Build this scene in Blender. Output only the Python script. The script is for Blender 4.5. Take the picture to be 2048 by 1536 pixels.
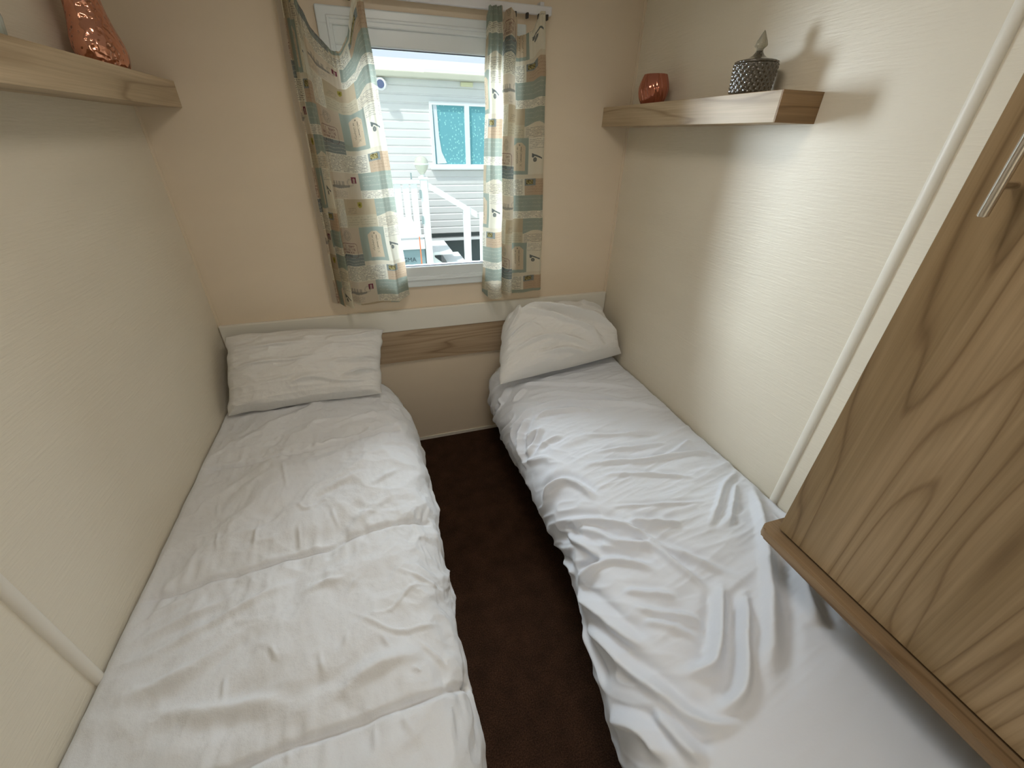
import bpy, bmesh, math, random
import numpy as np
from mathutils import Vector, Matrix
random.seed(4); rng = np.random.default_rng(11)
C = bpy.context.scene.collection
for o in list(bpy.data.objects): bpy.data.objects.remove(o)
scn = bpy.context.scene

# ------------------------------------------------------------------ camera
def cam_axes(p, y, r):
    f = Vector((math.sin(y)*math.cos(p), math.cos(y)*math.cos(p), math.sin(p)))
    rt = Vector((math.cos(y), -math.sin(y), 0)); up = rt.cross(f)
    return math.cos(r)*rt + math.sin(r)*up, -math.sin(r)*rt + math.cos(r)*up, f
cd = bpy.data.cameras.new('camera'); cam = bpy.data.objects.new('camera', cd); C.objects.link(cam)
R_, U_, F_ = cam_axes(-.547, .3187, .0229)
cam.matrix_world = Matrix(((R_.x, U_.x, -F_.x, .6756), (R_.y, U_.y, -F_.y, -1.8606), (R_.z, U_.z, -F_.z, 1.473), (0, 0, 0, 1)))
cd.sensor_width = 36; cd.lens = 814.2/2048*36; cd.clip_start = .02; cd.clip_end = 100
scn.camera = cam

# ------------------------------------------------------------------ light
scn.view_settings.view_transform = 'Standard'; scn.view_settings.look = 'None'
scn.view_settings.exposure = 0.13; scn.view_settings.gamma = 1.0
try: scn.view_settings.use_curve_mapping = False
except Exception: pass
wd = bpy.data.worlds.new('sky'); scn.world = wd; wd.use_nodes = True
bg = wd.node_tree.nodes['Background']; bg.inputs[0].default_value = (.80, .91, 1, 1); bg.inputs[1].default_value = .95
def lamp(name, kind, loc, direction, energy, color, sx=None, sy=None, spread=None):
    l = bpy.data.lights.new(name, kind); o = bpy.data.objects.new(name, l); C.objects.link(o)
    o.location = loc; o.rotation_euler = Vector(direction).to_track_quat('-Z', 'Y').to_euler()
    l.energy = energy; l.color = color
    if kind == 'AREA':
        l.shape = 'RECTANGLE'; l.size = sx; l.size_y = sy
        if spread: l.spread = math.radians(spread)
    return o
s = lamp('sun', 'SUN', (0, -6, 8), (.5, .42, -.95), 2.6, (1, .97, .90)); s.data.angle = .01
# added area lamps outside the window, out of view, standing in for daylight
lamp('added_daylight_left', 'AREA', (-.55, 1.15, 1.62), (.95, -.85, -.14), 165, (.84, .93, 1), 1.1, 1.2)
lamp('added_daylight_above', 'AREA', (1.0, 1.45, 2.42), (0, -1, -.60), 135, (.86, .94, 1), 2.6, .85)
lamp('added_daylight_high', 'AREA', (1.0, .62, 3.25), (0, -.30, -1), 520, (.86, .94, 1), 4.4, 1.0, 95)
# added fill lamps, both unseen: one behind the door opening, one under the ceiling
lamp('hall_fill', 'AREA', (.95, -2.85, 2.06), (0, .25, -1), 12, (1, .94, .86), .8, .6)
lamp('ceiling_fill', 'AREA', (.9, -1.1, 2.07), (0, 0, -1), 4.2, (1, .91, .80), .34, .34)

# ------------------------------------------------------------------ helpers
def tag(o, label=None, cat=None, group=None, kind=None):
    if label: o['label'] = label
    if cat: o['category'] = cat
    if group: o['group'] = group
    if kind: o['kind'] = kind
    return o
def thing(name, label, cat, loc=(0, 0, 0), group=None):
    o = bpy.data.objects.new(name, None); C.objects.link(o); o.location = loc; o.empty_display_size = .05
    bpy.context.view_layer.update()
    return tag(o, label, cat, group)
def obj(name, bm, mat, parent=None, smooth=False, angle=None):
    """bm is built in world coordinates; the parent's own place is taken off."""
    me = bpy.data.meshes.new(name)
    if isinstance(bm, bmesh.types.BMesh):
        bmesh.ops.recalc_face_normals(bm, faces=bm.faces[:]); bm.to_mesh(me); bm.free()
    else: me = bm
    me.materials.append(mat)
    if smooth: me.polygons.foreach_set('use_smooth', [True]*len(me.polygons))
    o = bpy.data.objects.new(name, me); C.objects.link(o)
    if parent:
        o.parent = parent; w = Vector(parent.location); q = parent.parent
        while q: w += Vector(q.location); q = q.parent
        o.location = -w
    if angle:
        try: me.set_sharp_from_angle(angle=math.radians(angle))
        except Exception: pass
    return o
def tagged(name, bm, mat, label, cat, group=None, **k):
    return tag(obj(name, bm, mat, **k), label, cat, group)
def struct(name, bm, mat, parent=None, **k):
    o = obj(name, bm, mat, parent, **k)
    if not parent: o['kind'] = 'structure'
    return o
def BM(): return bmesh.new()
def box(bm, x0, x1, y0, y1, z0, z1, bev=0, seg=2):
    r = bmesh.ops.create_cube(bm, size=1); vs = r['verts']
    for v in vs: v.co = Vector(((x0+x1)/2+v.co.x*(x1-x0), (y0+y1)/2+v.co.y*(y1-y0), (z0+z1)/2+v.co.z*(z1-z0)))
    if bev:
        es = list({e for v in vs for e in v.link_edges})
        bmesh.ops.bevel(bm, geom=es, offset=bev, segments=seg, profile=.5, affect='EDGES')
    return bm
def B(*a, **k): return box(BM(), *a, **k)
def cyl(bm, p0, p1, r0, r1=None, seg=24, caps=True):
    p0, p1 = Vector(p0), Vector(p1); d = p1-p0; r1 = r0 if r1 is None else r1
    m = Matrix.Translation((p0+p1)/2) @ d.to_track_quat('Z', 'Y').to_matrix().to_4x4()
    bmesh.ops.create_cone(bm, cap_ends=caps, segments=seg, radius1=r0, radius2=r1, depth=d.length, matrix=m)
    return bm
def tube(bm, pts, r, seg=10):
    pts = [Vector(p) for p in pts]; rings = []
    for i, p in enumerate(pts):
        t = (pts[min(i+1, len(pts)-1)]-pts[max(i-1, 0)]).normalized()
        a = t.orthogonal().normalized() if i == 0 else (prev - t*prev.dot(t)).normalized()
        prev = a; b = t.cross(a)
        rings.append([bm.verts.new(p+r*(math.cos(q)*a+math.sin(q)*b)) for q in [2*math.pi*k/seg for k in range(seg)]])
    for a, b in zip(rings, rings[1:]):
        for k in range(seg): bm.faces.new((a[k], a[(k+1) % seg], b[(k+1) % seg], b[k]))
    bm.faces.new(rings[0][::-1]); bm.faces.new(rings[-1]); return bm
def prism(bm, pts, axis, a, b):
    """extrude a 2-D outline along axis ('x','y','z') from a to b"""
    def P(u, v, w): return {'x': (w, u, v), 'y': (u, w, v), 'z': (u, v, w)}[axis]
    A = [bm.verts.new(P(u, v, a)) for u, v in pts]; Bv = [bm.verts.new(P(u, v, b)) for u, v in pts]
    bm.faces.new(A); bm.faces.new(Bv[::-1]); n = len(pts)
    for i in range(n): bm.faces.new((A[i], A[(i+1) % n], Bv[(i+1) % n], Bv[i]))
    return bm
def revolve(bm, prof, c, seg=64, fn=None, sx=1, sy=1):
    """prof: (r,z) list; fn(r, ang, z, i) -> r ; closed at axis where r is 0"""
    rings = []
    for i, (r, z) in enumerate(prof):
        if r < 1e-6: rings.append([bm.verts.new((c[0], c[1], c[2]+z))]); continue
        ring = []
        for k in range(seg):
            a = 2*math.pi*k/seg; q = fn(r, a, z, i) if fn else r
            ring.append(bm.verts.new((c[0]+sx*q*math.cos(a), c[1]+sy*q*math.sin(a), c[2]+z)))
        rings.append(ring)
    for a, b in zip(rings, rings[1:]):
        n = max(len(a), len(b))
        if len(a) == 1 and len(b) == 1: continue
        for k in range(n):
            k2 = (k+1) % n
            if len(a) == 1: bm.faces.new((a[0], b[k2], b[k]))
            elif len(b) == 1: bm.faces.new((a[k], a[k2], b[0]))
            else: bm.faces.new((a[k], a[k2], b[k2], b[k]))
    return bm
def cr(P, n):
    P = np.array(P, float); Q = np.vstack([2*P[0]-P[1], P, 2*P[-1]-P[-2]]); out = []
    for i in range(len(P)-1):
        p0, p1, p2, p3 = Q[i:i+4]
        for t in np.linspace(0, 1, n, endpoint=False):
            out.append(.5*((2*p1)+(-p0+p2)*t+(2*p0-5*p1+4*p2-p3)*t*t+(-p0+3*p1-3*p2+p3)*t**3))
    out.append(P[-1]); return np.array(out)
def grid_mesh(name, X, Y, Z, col=None, wrap=False):
    """X,Y,Z 2-D arrays -> quad mesh"""
    nj, ni = X.shape; me = bpy.data.meshes.new(name)
    co = np.stack([X, Y, Z], -1).reshape(-1, 3).astype(np.float32)
    idx = np.arange(nj*ni).reshape(nj, ni)
    f = np.stack([idx[:-1, :-1], idx[:-1, 1:], idx[1:, 1:], idx[1:, :-1]], -1).reshape(-1, 4)
    me.vertices.add(len(co)); me.vertices.foreach_set('co', co.ravel())
    me.loops.add(f.size); me.loops.foreach_set('vertex_index', f.ravel().astype(np.int32))
    me.polygons.add(len(f)); me.polygons.foreach_set('loop_start', np.arange(0, f.size, 4, dtype=np.int32))
    me.polygons.foreach_set('loop_total', np.full(len(f), 4, dtype=np.int32))
    me.update(calc_edges=True)
    if col is not None:
        at = me.color_attributes.new('print', 'FLOAT_COLOR', 'POINT')
        at.data.foreach_set('color', np.concatenate([col.reshape(-1, 3), np.ones((nj*ni, 1))], 1).astype(np.float32).ravel())
    return me
def vnoise(x, y, seed=0):
    """smooth value noise in [-1,1]"""
    g = np.random.default_rng(seed).uniform(-1, 1, (256, 256))
    xi = np.floor(x).astype(int); yi = np.floor(y).astype(int); fx = x-xi; fy = y-yi
    fx = fx*fx*fx*(fx*(fx*6-15)+10); fy = fy*fy*fy*(fy*(fy*6-15)+10)
    a = g[xi % 256, yi % 256]; b = g[(xi+1) % 256, yi % 256]; c = g[xi % 256, (yi+1) % 256]; d = g[(xi+1) % 256, (yi+1) % 256]
    return (a*(1-fx)+b*fx)*(1-fy)+(c*(1-fx)+d*fx)*fy
def fbm(x, y, seed=0, o=4):
    r = 0; a = 1
    for k in range(o): r = r+a*vnoise(x*2**k, y*2**k, seed+k); a *= .5
    return r
def ridged(x, y, seed=0, o=3):
    r = 0; a = 1
    for k in range(o): r = r+a*(1-2*np.abs(vnoise(x*2**k, y*2**k, seed+k))); a *= .5
    return r
def worley(x, y, seed=0):
    """distance to the nearest scattered point, in cells: creased facets"""
    g = np.random.default_rng(seed).uniform(.1, .9, (128, 128, 2)); xi = np.floor(x).astype(int); yi = np.floor(y).astype(int); best = np.full(x.shape, 9.)
    for a in (-1, 0, 1):
        for c in (-1, 0, 1):
            p = g[(xi+a) % 128, (yi+c) % 128]; best = np.minimum(best, np.hypot(xi+a+p[..., 0]-x, yi+c+p[..., 1]-y))
    return best
def ridge_field(S, T, pts, w, asym=1.0, taper=.25, valley=0.):
    """height field of one fold along a polyline: 1 on its crest, fading over w"""
    P = cr(pts, 8) if len(pts) > 2 else np.array([np.array(pts[0])+(np.array(pts[1])-np.array(pts[0]))*t for t in np.linspace(0, 1, 5)])
    L = np.concatenate([[0], np.cumsum(np.hypot(*np.diff(P, axis=0).T))]); tot = L[-1]+1e-9
    m = (S > P[:, 0].min()-4*w) & (S < P[:, 0].max()+4*w) & (T > P[:, 1].min()-4*w) & (T < P[:, 1].max()+4*w)
    out = np.zeros_like(S)
    if not m.any(): return out
    s = S[m]; t = T[m]; best = np.full(s.shape, 9.); sg = np.ones(s.shape); al = np.zeros(s.shape)
    for i in range(len(P)-1):
        a = P[i]; d = P[i+1]-a; l2 = d@d+1e-12
        q = np.clip(((s-a[0])*d[0]+(t-a[1])*d[1])/l2, 0, 1)
        ex = s-a[0]-q*d[0]; ey = t-a[1]-q*d[1]; D = np.hypot(ex, ey); k = D < best
        best[k] = D[k]; sg[k] = np.sign(d[0]*ey-d[1]*ex)[k]; al[k] = ((L[i]+q*(L[i+1]-L[i]))/tot)[k]
    ww = np.where(sg > 0, w*asym, w)
    env = np.clip(np.minimum(al, 1-al)/taper, 0, 1); env = env*env*(3-2*env)
    sd = best*sg; out[m] = (np.exp(-(best/ww)**2)-valley*np.exp(-((sd+2.1*w)/(1.1*w))**2))*env; return out

# ------------------------------------------------------------------ materials
def mat(name, color=(.8, .8, .8), rough=.5, metal=0, spec=.5, **k):
    m = bpy.data.materials.new(name); m.use_nodes = True; b = m.node_tree.nodes['Principled BSDF']
    b.inputs['Base Color'].default_value = (*color, 1); b.inputs['Roughness'].default_value = rough
    b.inputs['Metallic'].default_value = metal; b.inputs['Specular IOR Level'].default_value = spec
    for n, v in k.items(): b.inputs[n.replace('_', ' ')].default_value = v
    return m
def N(m, typ, **k):
    n = m.node_tree.nodes.new(typ)
    for a, v in k.items():
        if a in n.inputs.keys(): n.inputs[a].default_value = v
        else: setattr(n, a, v)
    return n
def LK(m, a, ao, b, bi): m.node_tree.links.new(a.outputs[ao], b.inputs[bi])
def coords(m, scale=(1, 1, 1), rot=(0, 0, 0), loc=(0, 0, 0)):
    t = N(m, 'ShaderNodeTexCoord'); mp = N(m, 'ShaderNodeMapping')
    mp.inputs['Scale'].default_value = scale; mp.inputs['Rotation'].default_value = rot; mp.inputs['Location'].default_value = loc
    LK(m, t, 'Object', mp, 'Vector'); return mp
def noise(m, vec, scale, detail=3, rough=.5):
    n = N(m, 'ShaderNodeTexNoise'); n.inputs['Scale'].default_value = scale; n.inputs['Detail'].default_value = detail
    n.inputs['Roughness'].default_value = rough; LK(m, vec, 'Vector', n, 'Vector'); return n
def ramp(m, src, so, stops):
    r = N(m, 'ShaderNodeValToRGB'); e = r.color_ramp.elements
    e[0].position = stops[0][0]; e[0].color = (*stops[0][1], 1); e[1].position = stops[-1][0]; e[1].color = (*stops[-1][1], 1)
    for p, c in stops[1:-1]: x = e.new(p); x.color = (*c, 1)
    LK(m, src, so, r, 'Fac'); return r
def bump(m, src, so, strength, dist=.002):
    b = N(m, 'ShaderNodeBump'); b.inputs['Strength'].default_value = strength; b.inputs['Distance'].default_value = dist
    LK(m, src, so, b, 'Height'); p = m.node_tree.nodes['Principled BSDF']; LK(m, b, 'Normal', p, 'Normal'); return b
def mult(m, a, ao, b, bo, fac=1., mode='MULTIPLY'):
    x = N(m, 'ShaderNodeMix', data_type='RGBA', blend_type=mode); x.inputs[0].default_value = fac
    m.node_tree.links.new(a.outputs[ao], x.inputs[6]); m.node_tree.links.new(b.outputs[bo], x.inputs[7]); return x
def math_n(m, op, a, ao, v=None, b=None, bo=0):
    x = N(m, 'ShaderNodeMath', operation=op); m.node_tree.links.new(a.outputs[ao], x.inputs[0])
    if b is not None: m.node_tree.links.new(b.outputs[bo], x.inputs[1])
    elif v is not None: x.inputs[1].default_value = v
    return x
def wood(name, light, dark, along='z', scale=1., rings=9, seed=0., rough=.42):
    """printed timber foil: contour-line figure stretched along the grain"""
    m = mat(name, light, rough, spec=.35); k = {'x': 0, 'y': 1, 'z': 2}[along]
    sc = [6.2*scale]*3; sc[k] = .50*scale
    mp = coords(m, sc, loc=(seed, seed*1.7, seed*.6)); n = noise(m, mp, 1., 2.0, .40)
    fr = math_n(m, 'FRACT', math_n(m, 'MULTIPLY', n, 'Fac', rings), 0)
    r1 = ramp(m, fr, 0, [(0, (.50, .44, .36)), (.05, (.72, .67, .60)), (.16, (.92, .90, .86)), (.5, (1.06, 1.06, 1.05)), (.90, (.90, .87, .82)), (.975, (.54, .47, .39)), (1, (.50, .44, .36))])
    s2 = [150*scale]*3; s2[k] = 2.5*scale; n2 = noise(m, coords(m, s2, loc=(seed, 0, 0)), 1., 3, .6)
    r2 = ramp(m, n2, 'Fac', [(.30, (.80, .78, .74)), (.62, (1.04, 1.03, 1.02))])
    s3 = [9*scale]*3; s3[k] = .5*scale; n3 = noise(m, coords(m, s3, loc=(0, seed, 0)), 1., 2, .5)
    r3 = ramp(m, n3, 'Fac', [(.3, dark), (.7, light)])
    x = mult(m, r3, 'Color', r1, 'Color', .74); y = N(m, 'ShaderNodeMix', data_type='RGBA', blend_type='MULTIPLY'); y.inputs[0].default_value = .8
    m.node_tree.links.new(x.outputs[2], y.inputs[6]); m.node_tree.links.new(r2.outputs['Color'], y.inputs[7])
    m.node_tree.links.new(y.outputs[2], m.node_tree.nodes['Principled BSDF'].inputs['Base Color'])
    bump(m, n2, 'Fac', .12, .0006); return m
def wallpaper(name, color, horiz, strength=.35):
    """vinyl board with a fine horizontally brushed relief"""
    m = mat(name, color, .42, spec=.4); sc = [6, 6, 6]; sc = [90, 90, 90]; sc[horiz] = 13.; sc[2] = 170.
    n = noise(m, coords(m, sc), 1., 4, .6); n2 = noise(m, coords(m, (3, 3, 9)), 1., 2, .5)
    r = ramp(m, n2, 'Fac', [(.3, tuple(c*.97 for c in color)), (.7, color)])
    LK(m, r, 'Color', m.node_tree.nodes['Principled BSDF'], 'Base Color')
    bump(m, n, 'Fac', strength, .0016); return m
M = {}
M['wall_back'] = wallpaper('wall_back_paper', (.78, .665, .515), 0, .12)  # warmth of the room light is put into this peach colour
M['wall_side'] = wallpaper('wall_side_paper', (.80, .735, .605), 1, .9)
M['trim'] = mat('trim_cream', (.80, .755, .66), .38)
M['ceiling'] = mat('ceiling_white', (.80, .77, .72), .6)
M['upvc'] = mat('upvc_white', (.74, .80, .82), .28)
M['gasket'] = mat('gasket', (.06, .07, .10), .5)
M['rail'] = mat('rail_white', (.74, .74, .76), .35)
M['board_white'] = mat('board_white', (.80, .78, .70), .35)
M['wood_door'] = wood('wood_door', (.45, .33, .20), (.33, .235, .13), 'z', 1., 15, 3.1)
M['wood_ledge'] = wood('wood_ledge', (.33, .225, .13), (.22, .145, .08), 'y', 1.2, 9, 5.)
M['wood_head'] = wood('wood_head', (.50, .385, .265), (.37, .27, .175), 'x', 1.5, 9, 7.7)
M['wood_shelf_r'] = wood('wood_shelf_pale', (.60, .48, .33), (.42, .325, .21), 'y', 1.5, 8, 1.4)
M['wood_shelf_l'] = wood('wood_shelf_pale_left', (.60, .48, .33), (.42, .325, .21), 'y', 1.3, 9, 8.4)
M['wood_end'] = wood('wood_end', (.34, .215, .11), (.22, .135, .065), 'x', 1.6, 12, 2.2)
def cloth(name, color, rough=.85, weave=.12):
    m = mat(name, color, rough, spec=.25, Sheen_Weight=.15)
    n = noise(m, coords(m, (1, 1, 1)), 900, 2, .5); n2 = noise(m, coords(m), 38, 4, .62)
    a = math_n(m, 'MULTIPLY', n2, 'Fac', 1.0); b = N(m, 'ShaderNodeMath', operation='MULTIPLY_ADD')
    m.node_tree.links.new(n.outputs['Fac'], b.inputs[0]); b.inputs[1].default_value = weave; m.node_tree.links.new(a.outputs[0], b.inputs[2])
    bump(m, b, 0, .45, .006); return m
M['duvet_l'] = cloth('duvet_cotton', (.775, .79, .815)); M['duvet_r'] = cloth('duvet_cotton_smooth', (.75, .785, .85), .75)
for x in ('duvet_r',):
    for n in M[x].node_tree.nodes:
        if n.type == 'BUMP': n.inputs['Strength'].default_value = .08
M['pillow'] = cloth('pillow_cotton', (.77, .765, .745))
m = M['carpet'] = mat('carpet_brown', (.05, .026, .015), .95, spec=.1)
n = noise(m, coords(m), 260, 4, .75); n2 = noise(m, coords(m), 14, 4, .6)
r = ramp(m, n, 'Fac', [(.32, (.020, .010, .007)), (.55, (.075, .038, .022)), (.75, (.14, .075, .045))])
r2 = ramp(m, n2, 'Fac', [(.3, (.7, .7, .7)), (.7, (1.2, 1.15, 1.1))]); x = mult(m, r, 'Color', r2, 'Color')
m.node_tree.links.new(x.outputs[2], m.node_tree.nodes['Principled BSDF'].inputs['Base Color']); bump(m, n, 'Fac', .9, .006)
M['chrome'] = mat('brushed_steel', (.72, .70, .68), .22, 1.0)
M['black'] = mat('dark_metal', (.03, .025, .02), .5)
m = M['copper'] = mat('hammered_copper', (.74, .36, .25), .13, 1.0)
v = N(m, 'ShaderNodeTexVoronoi', feature='SMOOTH_F1'); v.inputs['Scale'].default_value = 85; LK(m, coords(m), 'Vector', v, 'Vector')
bump(m, v, 'Distance', .85, .006)
M['copper_glass'] = mat('lustre_glass_rose', (.50, .19, .13), .12, .92)
M['smoke'] = mat('smoked_glass', (.11, .09, .06), .08, 0, .9, Transmission_Weight=.45, IOR=1.5, Coat_Weight=.6)
M['smoke_pale'] = mat('smoked_glass_pale', (.56, .53, .43), .08, 0, .8, Transmission_Weight=.7, IOR=1.45)
M['frost'] = mat('frosted_glass', (.62, .68, .62), .25, 0, .6, Transmission_Weight=.35)
M['mattress'] = mat('mattress_ticking', (.62, .60, .55), .9)
M['wood_base'] = wood('wood_base', (.25, .17, .10), (.16, .10, .06), 'y', 1, 9, 9)
m = M['glass'] = bpy.data.materials.new('window_glass'); m.use_nodes = True; nt = m.node_tree; nt.nodes.clear()
out = nt.nodes.new('ShaderNodeOutputMaterial'); mx = nt.nodes.new('ShaderNodeMixShader'); tr = nt.nodes.new('ShaderNodeBsdfTransparent')
gl = nt.nodes.new('ShaderNodeBsdfGlossy'); fr = nt.nodes.new('ShaderNodeFresnel'); gl.inputs['Roughness'].default_value = .02; fr.inputs[0].default_value = 1.3
tr.inputs[0].default_value = (.97, .99, 1, 1)
nt.links.new(fr.outputs[0], mx.inputs[0]); nt.links.new(tr.outputs[0], mx.inputs[1]); nt.links.new(gl.outputs[0], mx.inputs[2]); nt.links.new(mx.outputs[0], out.inputs[0])
m = M['curtain'] = bpy.data.materials.new('printed_curtain'); m.use_nodes = True; nt = m.node_tree
pb = nt.nodes['Principled BSDF']; out = nt.nodes['Material Output']
at = N(m, 'ShaderNodeAttribute', attribute_name='print'); tl = N(m, 'ShaderNodeBsdfTranslucent'); mx = N(m, 'ShaderNodeMixShader'); mx.inputs[0].default_value = .58
LK(m, at, 'Color', pb, 'Base Color'); LK(m, at, 'Color', tl, 'Color'); pb.inputs['Roughness'].default_value = .8
LK(m, pb, 'BSDF', mx, 1); LK(m, tl, 'BSDF', mx, 2); LK(m, mx, 'Shader', out, 'Surface')
n = noise(m, coords(m), 700, 2, .5); bump(m, n, 'Fac', .12, .001)
M['siding'] = mat('siding_cream', (.80, .775, .76), .6)
M['bounce_absorber'] = mat('bounce_absorber_green', (.10, .16, .12), .7)  # dark green made up for the unseen layer that cuts bounced light
M['roof'] = mat('roof_felt', (.74, .72, .72), .8); M['gutter'] = mat('gutter_stone', (.58, .56, .45), .6)
M['paint_white'] = mat('paint_white', (.86, .86, .86), .5)
M['skirt_dark'] = mat('skirting_dark_grey', (.20, .24, .25), .8)  # plain dark grey for the skirting under the opposite caravan
m = M['leaf_blind'] = mat('leaf_blind', (.12, .38, .45), .7)
v = N(m, 'ShaderNodeTexVoronoi'); v.inputs['Scale'].default_value = 28; LK(m, coords(m, (1.2, 1, .8)), 'Vector', v, 'Vector')
r = ramp(m, v, 'Distance', [(.16, (.40, .78, .74)), (.32, (.16, .44, .50))]); LK(m, r, 'Color', m.node_tree.nodes['Principled BSDF'], 'Base Color')
M['net'] = mat('white_drape', (.80, .83, .88), .8)
M['lens_dark'] = mat('lens_blue_grey', (.10, .13, .25), .2)
M['yellow'] = mat('cream_yellow_plastic', (.80, .76, .50), .5)
M['globe'] = mat('lamp_globe', (.62, .61, .52), .25, 0, .6)
M['grey_metal'] = mat('grey_metal', (.30, .36, .38), .5)
M['red'] = mat('orange_red_plastic', (.85, .22, .08), .5)
M['panel'] = mat('deck_panel_grey', (.26, .36, .40), .6); M['ink'] = mat('sign_ink', (.05, .08, .10), .6)
m = M['ground'] = mat('pale_gravel', (.62, .60, .56), .9); n = noise(m, coords(m), 30, 5, .7)
r = ramp(m, n, 'Fac', [(.3, (.28, .27, .25)), (.7, (.42, .41, .38))]); LK(m, r, 'Color', m.node_tree.nodes['Principled BSDF'], 'Base Color')

W = 1.8; YR = -2.35; H = 2.08; T = .05
# ------------------------------------------------------------------ the room
struct('floor', B(0, W, YR, 0, -.05, 0), M['carpet'])
struct('ceiling', B(-T, W+T, YR-T, T, H, H+T), M['ceiling'])
WX0, WX1, WZ0, WZ1 = .60, 1.30, .885, 1.818          # the hole for the window
b = BM()
box(b, -T, WX0, 0, T, -.6, H); box(b, WX1, W+T, 0, T, -.6, H); box(b, WX0, WX1, 0, T, -.6, WZ0); box(b, WX0, WX1, 0, T, WZ1, H)
struct('wall_back', b, M['wall_back'])
b = BM(); Y2, Y3 = T+.001, T+.014
box(b, -3, WX0-.005, Y2, Y3, -.6, 2.3); box(b, WX1+.005, 5, Y2, Y3, -.6, 2.3); box(b, WX0-.005, WX1+.005, Y2, Y3, -.6, WZ0-.005); box(b, WX0-.005, WX1+.005, Y2, Y3, WZ1+.005, 2.3)
struct('wall_bounce_block', b, M['bounce_absorber'])  # unseen dark layer, added to soak up lamp bounce onto the opposite caravan
struct('wall_left', B(-T, 0, YR, 0, -.6, H), M['wall_side'])
struct('wall_right', B(W, W+T, YR, 0, -.6, H), M['wall_side'])
b = BM(); DX0, DX1, DZ = .62, 1.28, 1.98
box(b, -T, DX0, YR-T, YR, -.6, H); box(b, DX1, W+T, YR-T, YR, -.6, H); box(b, DX0, DX1, YR-T, YR, DZ, H)
struct('wall_front', b, M['wall_side'])
b = BM(); box(b, -.3, 2.1, -3.3, -3.25, -.6, H); box(b, -.35, -.3, -3.3, YR-T, -.6, H); box(b, 2.1, 2.15, -3.3, YR-T, -.6, H); box(b, -.35, 2.15, -3.3, YR-T, H, H+T); box(b, -.3, 2.1, -3.25, YR, -.05, 0)
struct('wall_sun_block', b, M['wall_side'])  # unseen box added to keep sun and sky out of the door opening
# cover strips on the side walls where two boards meet
def bead(x, y, sgn, r=.0085, flat=.013):
    pts = [(x+sgn*(r*math.sin(a)), y+flat*math.cos(a)) for a in np.linspace(0, math.pi, 14)]
    return prism(BM(), pts, 'z', 0, H)
struct('trim_1', bead(0, -1.226, 1), M['trim'], smooth=True, angle=50); struct('trim_2', bead(W, -1.226, -1), M['trim'], smooth=True, angle=50)
struct('trim_3', prism(BM(), [(W, 0), (W, -.009), (W-.004, -.009), (W-.0055, -.004), (W-.009, -.004), (W-.009, 0)], 'z', 0, H), M['wall_back'])
struct('trim_4', prism(BM(), [(0, 0), (0, -.009), (.004, -.009), (.0055, -.004), (.009, -.004), (.009, 0)], 'z', 0, H), M['wall_back'])
struct('baseboard_back', B(0, W, -.006, 0, 0, .018), M['trim'])
# the window
win = bpy.data.objects.new('window_1', None); C.objects.link(win); win.location = (.95, 0, WZ0); win['kind'] = 'structure'; bpy.context.view_layer.update()
def frame(x0, x1, z0, z1, w, ya, yb, bev=.004, wb=None):
    b = BM(); wb = wb or w
    box(b, x0, x1, ya, yb, z1-w, z1, bev); box(b, x0, x1, ya, yb, z0, z0+wb, bev); box(b, x0, x0+w, ya, yb, z0+wb-.004, z1-w+.004, bev); box(b, x1-w, x1, ya, yb, z0+wb-.004, z1-w+.004, bev)
    return b
obj('outer_frame', frame(WX0-.01, WX1+.01, WZ0-.006, WZ1+.004, .048, -.014, .05), M['upvc'], win)
obj('sash', frame(WX0+.030, WX1-.030, WZ0+.032, WZ1-.034, .060, -.004, .045, .006, .050), M['upvc'], win)
obj('bead_strip', frame(WX0+.020, WX1-.020, WZ0+.022, WZ1-.020, .010, -.018, -.005, .003), M['upvc'], win)
obj('gasket', frame(WX0+.088, WX1-.088, WZ0+.080, WZ1-.092, .004, .008, .020, .0), M['gasket'], win)
obj('glass_pane', B(WX0+.086, WX1-.086, .012, .016, WZ0+.078, WZ1-.090), M['glass'], win)

# ------------------------------------------------------------------ headboard, curtain rail
hb = thing('headboard', 'long low headboard across the back wall, white board above a wood-grain band', 'headboard', (.9, 0, .51))
obj('top_board', B(.004, W-.004, -.020, 0, .676, .778, .003), M['board_white'], hb)
obj('wood_band', B(.004, W-.004, -.016, 0, .512, .676, .001), M['wood_head'], hb)
rl = thing('curtain_rail', 'white plastic curtain rail above the window', 'curtain rail', (.93, -.03, 1.85))
obj('track', B(.46, 1.395, -.044, -.028, 1.846, 1.872, .004), M['rail'], rl)
for x in (.52, .93, 1.36): obj('bracket', B(x-.008, x+.008, -.034, 0, 1.852, 1.884, .002), M['rail'], rl)
for x in (.70, .735, 1.255, 1.30, 1.345, 1.375): obj('glider', B(x-.004, x+.004, -.052, -.036, 1.832, 1.848, .0015), M['black'], rl)

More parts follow.
